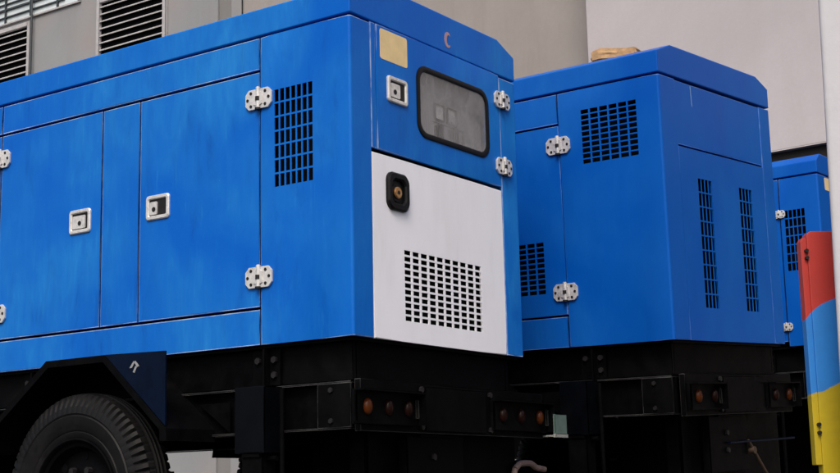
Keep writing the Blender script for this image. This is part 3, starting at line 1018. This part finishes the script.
# ---------------- third generator
def build_third():
    W, L, H, UA = 1.10, 2.6, 1.066, 0.262
    cb = 1.261
    root = empty('mobile_generator', (2.4817, 8.60, 0), 0.90 - math.pi / 2)
    tag(root, 'farthest blue generator, mostly hidden, with a yellowed sticker on its end', 'generator', GROUP)
    core(root, W, L, H)
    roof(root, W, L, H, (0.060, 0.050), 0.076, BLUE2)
    arc = corner_arc()
    o = link('corner_panel', bmesh.new(), BLUE2, root)
    gr = perforated_side(o, 0.100, 0.234, 0.470, 0.855, 5, 7, 0.78, 0.87, BLUE2)
    bm = bmesh.new()
    path = [(UA - g, 0), (gr[1], 0), (gr[0], 0)] + arc + [(0, W * 0.5)]
    sheet(bm, path, [0, gr[2], gr[3], H - G], skip=lambda i, j: i == 1 and j == 1)
    bmesh.ops.recalc_face_normals(bm, faces=bm.faces[:])
    bm.to_mesh(o.data); bm.free()
    o.data.polygons.foreach_set('use_smooth', [True] * len(o.data.polygons))
    o.data.set_sharp_from_angle(angle=R(35))
    bm = bmesh.new()
    path = [(0, W * 0.5 + 0.001)] + [(q[0], W - q[1]) for q in arc[::-1]] + [(UA - g, W)]
    sheet(bm, path, [0, H - G])
    link('corner_panel', bm, BLUE2, root)
    bm = bmesh.new()
    sheet(bm, [(UA + g, W), (L, W)], [0, H - G])
    sheet(bm, [(L, W - 0.013), (L, 0.013)], [0, H - G])
    link('far_panel', bm, BLUE2, root)
    bm = bmesh.new(); plate_side(bm, UA + g, L, 0.03, H - G)
    dr = link('side_door', bm, BLUE2, root)
    hinge(dr, on_side(), UA + 0.006, 0.835, 0.62); hinge(dr, on_side(), UA + 0.006, 0.121, 0.62)
    bm = bmesh.new()
    prism(bm, rounded(0.105, 0.265, 0.972, 1.052, 0.008, 3), on_end(), 0.0008)
    link('sticker', bm, STICKER, o)
    running_gear(root, W, L, -cb, 1.22, False, 0.44, (0.06, 1.10), ((0.16, 0.31), (0.80, 0.95)))
    finish(root, cb)
    return root
build_third()

# ================================================================== BRICK ON THE SECOND ROOF
rot2 = Matrix.Rotation(YAW2 - math.pi / 2, 4, 'Z') @ Matrix.Rotation(0.0193, 4, 'Y') @ Matrix.Rotation(0.0517, 4, 'X')
def rough_block(bm, du, dv, dz, seed):
    rnd = random.Random(seed)
    tmp = bmesh.new()
    bmesh.ops.create_cube(tmp, size=1)
    bmesh.ops.scale(tmp, vec=(du, dv, dz), verts=tmp.verts[:])
    bmesh.ops.bevel(tmp, geom=tmp.edges[:], offset=0.008, segments=2, affect='EDGES')
    bmesh.ops.subdivide_edges(tmp, edges=[e for e in tmp.edges if e.calc_length() > 0.03], cuts=4, use_grid_fill=True)
    for x in tmp.verts:
        x.co += Vector((rnd.uniform(-1, 1), rnd.uniform(-1, 1), rnd.uniform(-1, 1))) * 0.0035
        x.co.z += 0.010 * math.sin(x.co.x * 22 + seed)
        x.co.z -= 0.18 * max(0, x.co.x - du * 0.28) 
    bmesh.ops.translate(tmp, vec=(0, 0, dz / 2 + 0.008), verts=tmp.verts[:])
    merge(bm, tmp)
bm = bmesh.new()
rough_block(bm, 0.235, 0.11, 0.062, 3)
bk = link('brick', bm, BRICK)
P = Vector((GEN2[0], GEN2[1], CB2)) + rot2.to_3x3() @ X(0.365, 0.28, 1.3555)
bk.location = P
bk.rotation_euler = (0, 0, YAW2 - math.pi / 2 + 0.12)
tag(bk, 'rough tan brick lying on the roof of the middle generator', 'brick')

# ================================================================== FOREGROUND RIGHT
root = empty('painted_barrier', (0.956, 3.50, 0), R(4))
tag(root, 'red, blue and yellow painted metal barrier sheet beside the white post', 'barrier')
bm = bmesh.new()
pts = rounded(-0.62, -0.0155, 0.03, 1.024, 0.014, 4)
prism(bm, [(-a, b) for a, b in pts], lambda a, b, d: Vector((a, d, b)), 0.035, 0.003)
link('sheet', bm, TRI, root)
bm = bmesh.new()
prism(bm, [(0.0, 0.443), (0.0165, 0.443), (0.0165, 1.008), (0.006, 1.008), (0.0, 0.998)], lambda a, b, d: Vector((a, d + 0.004, b)), 0.030, 0.002)
fl = link('edge_flange', bm, TRI, root)
for z in (0.974, 0.956, 0.541, 0.521):
    bm = bmesh.new()
    cyl(bm, (0.0125, 0.006, z), (0.0125, -0.006, z), 0.0048, 10)
    link('bolt', bm, DARKMETAL, fl)

bm = bmesh.new()
pts = rounded(0, 0.34, 0, 0.10, 0.012, 4)
prism(bm, pts, lambda a, b, d: Vector((a, b, d)), 3.6, 0.004)
po = link('white_post', bm, POSTW)
po.location = (0.9957, 3.36, 0.0)
po.rotation_euler = (0, R(1.0), R(-22))
po.location.x -= 0.021
tag(po, 'white painted concrete post at the right edge, in front of the painted barrier', 'post')
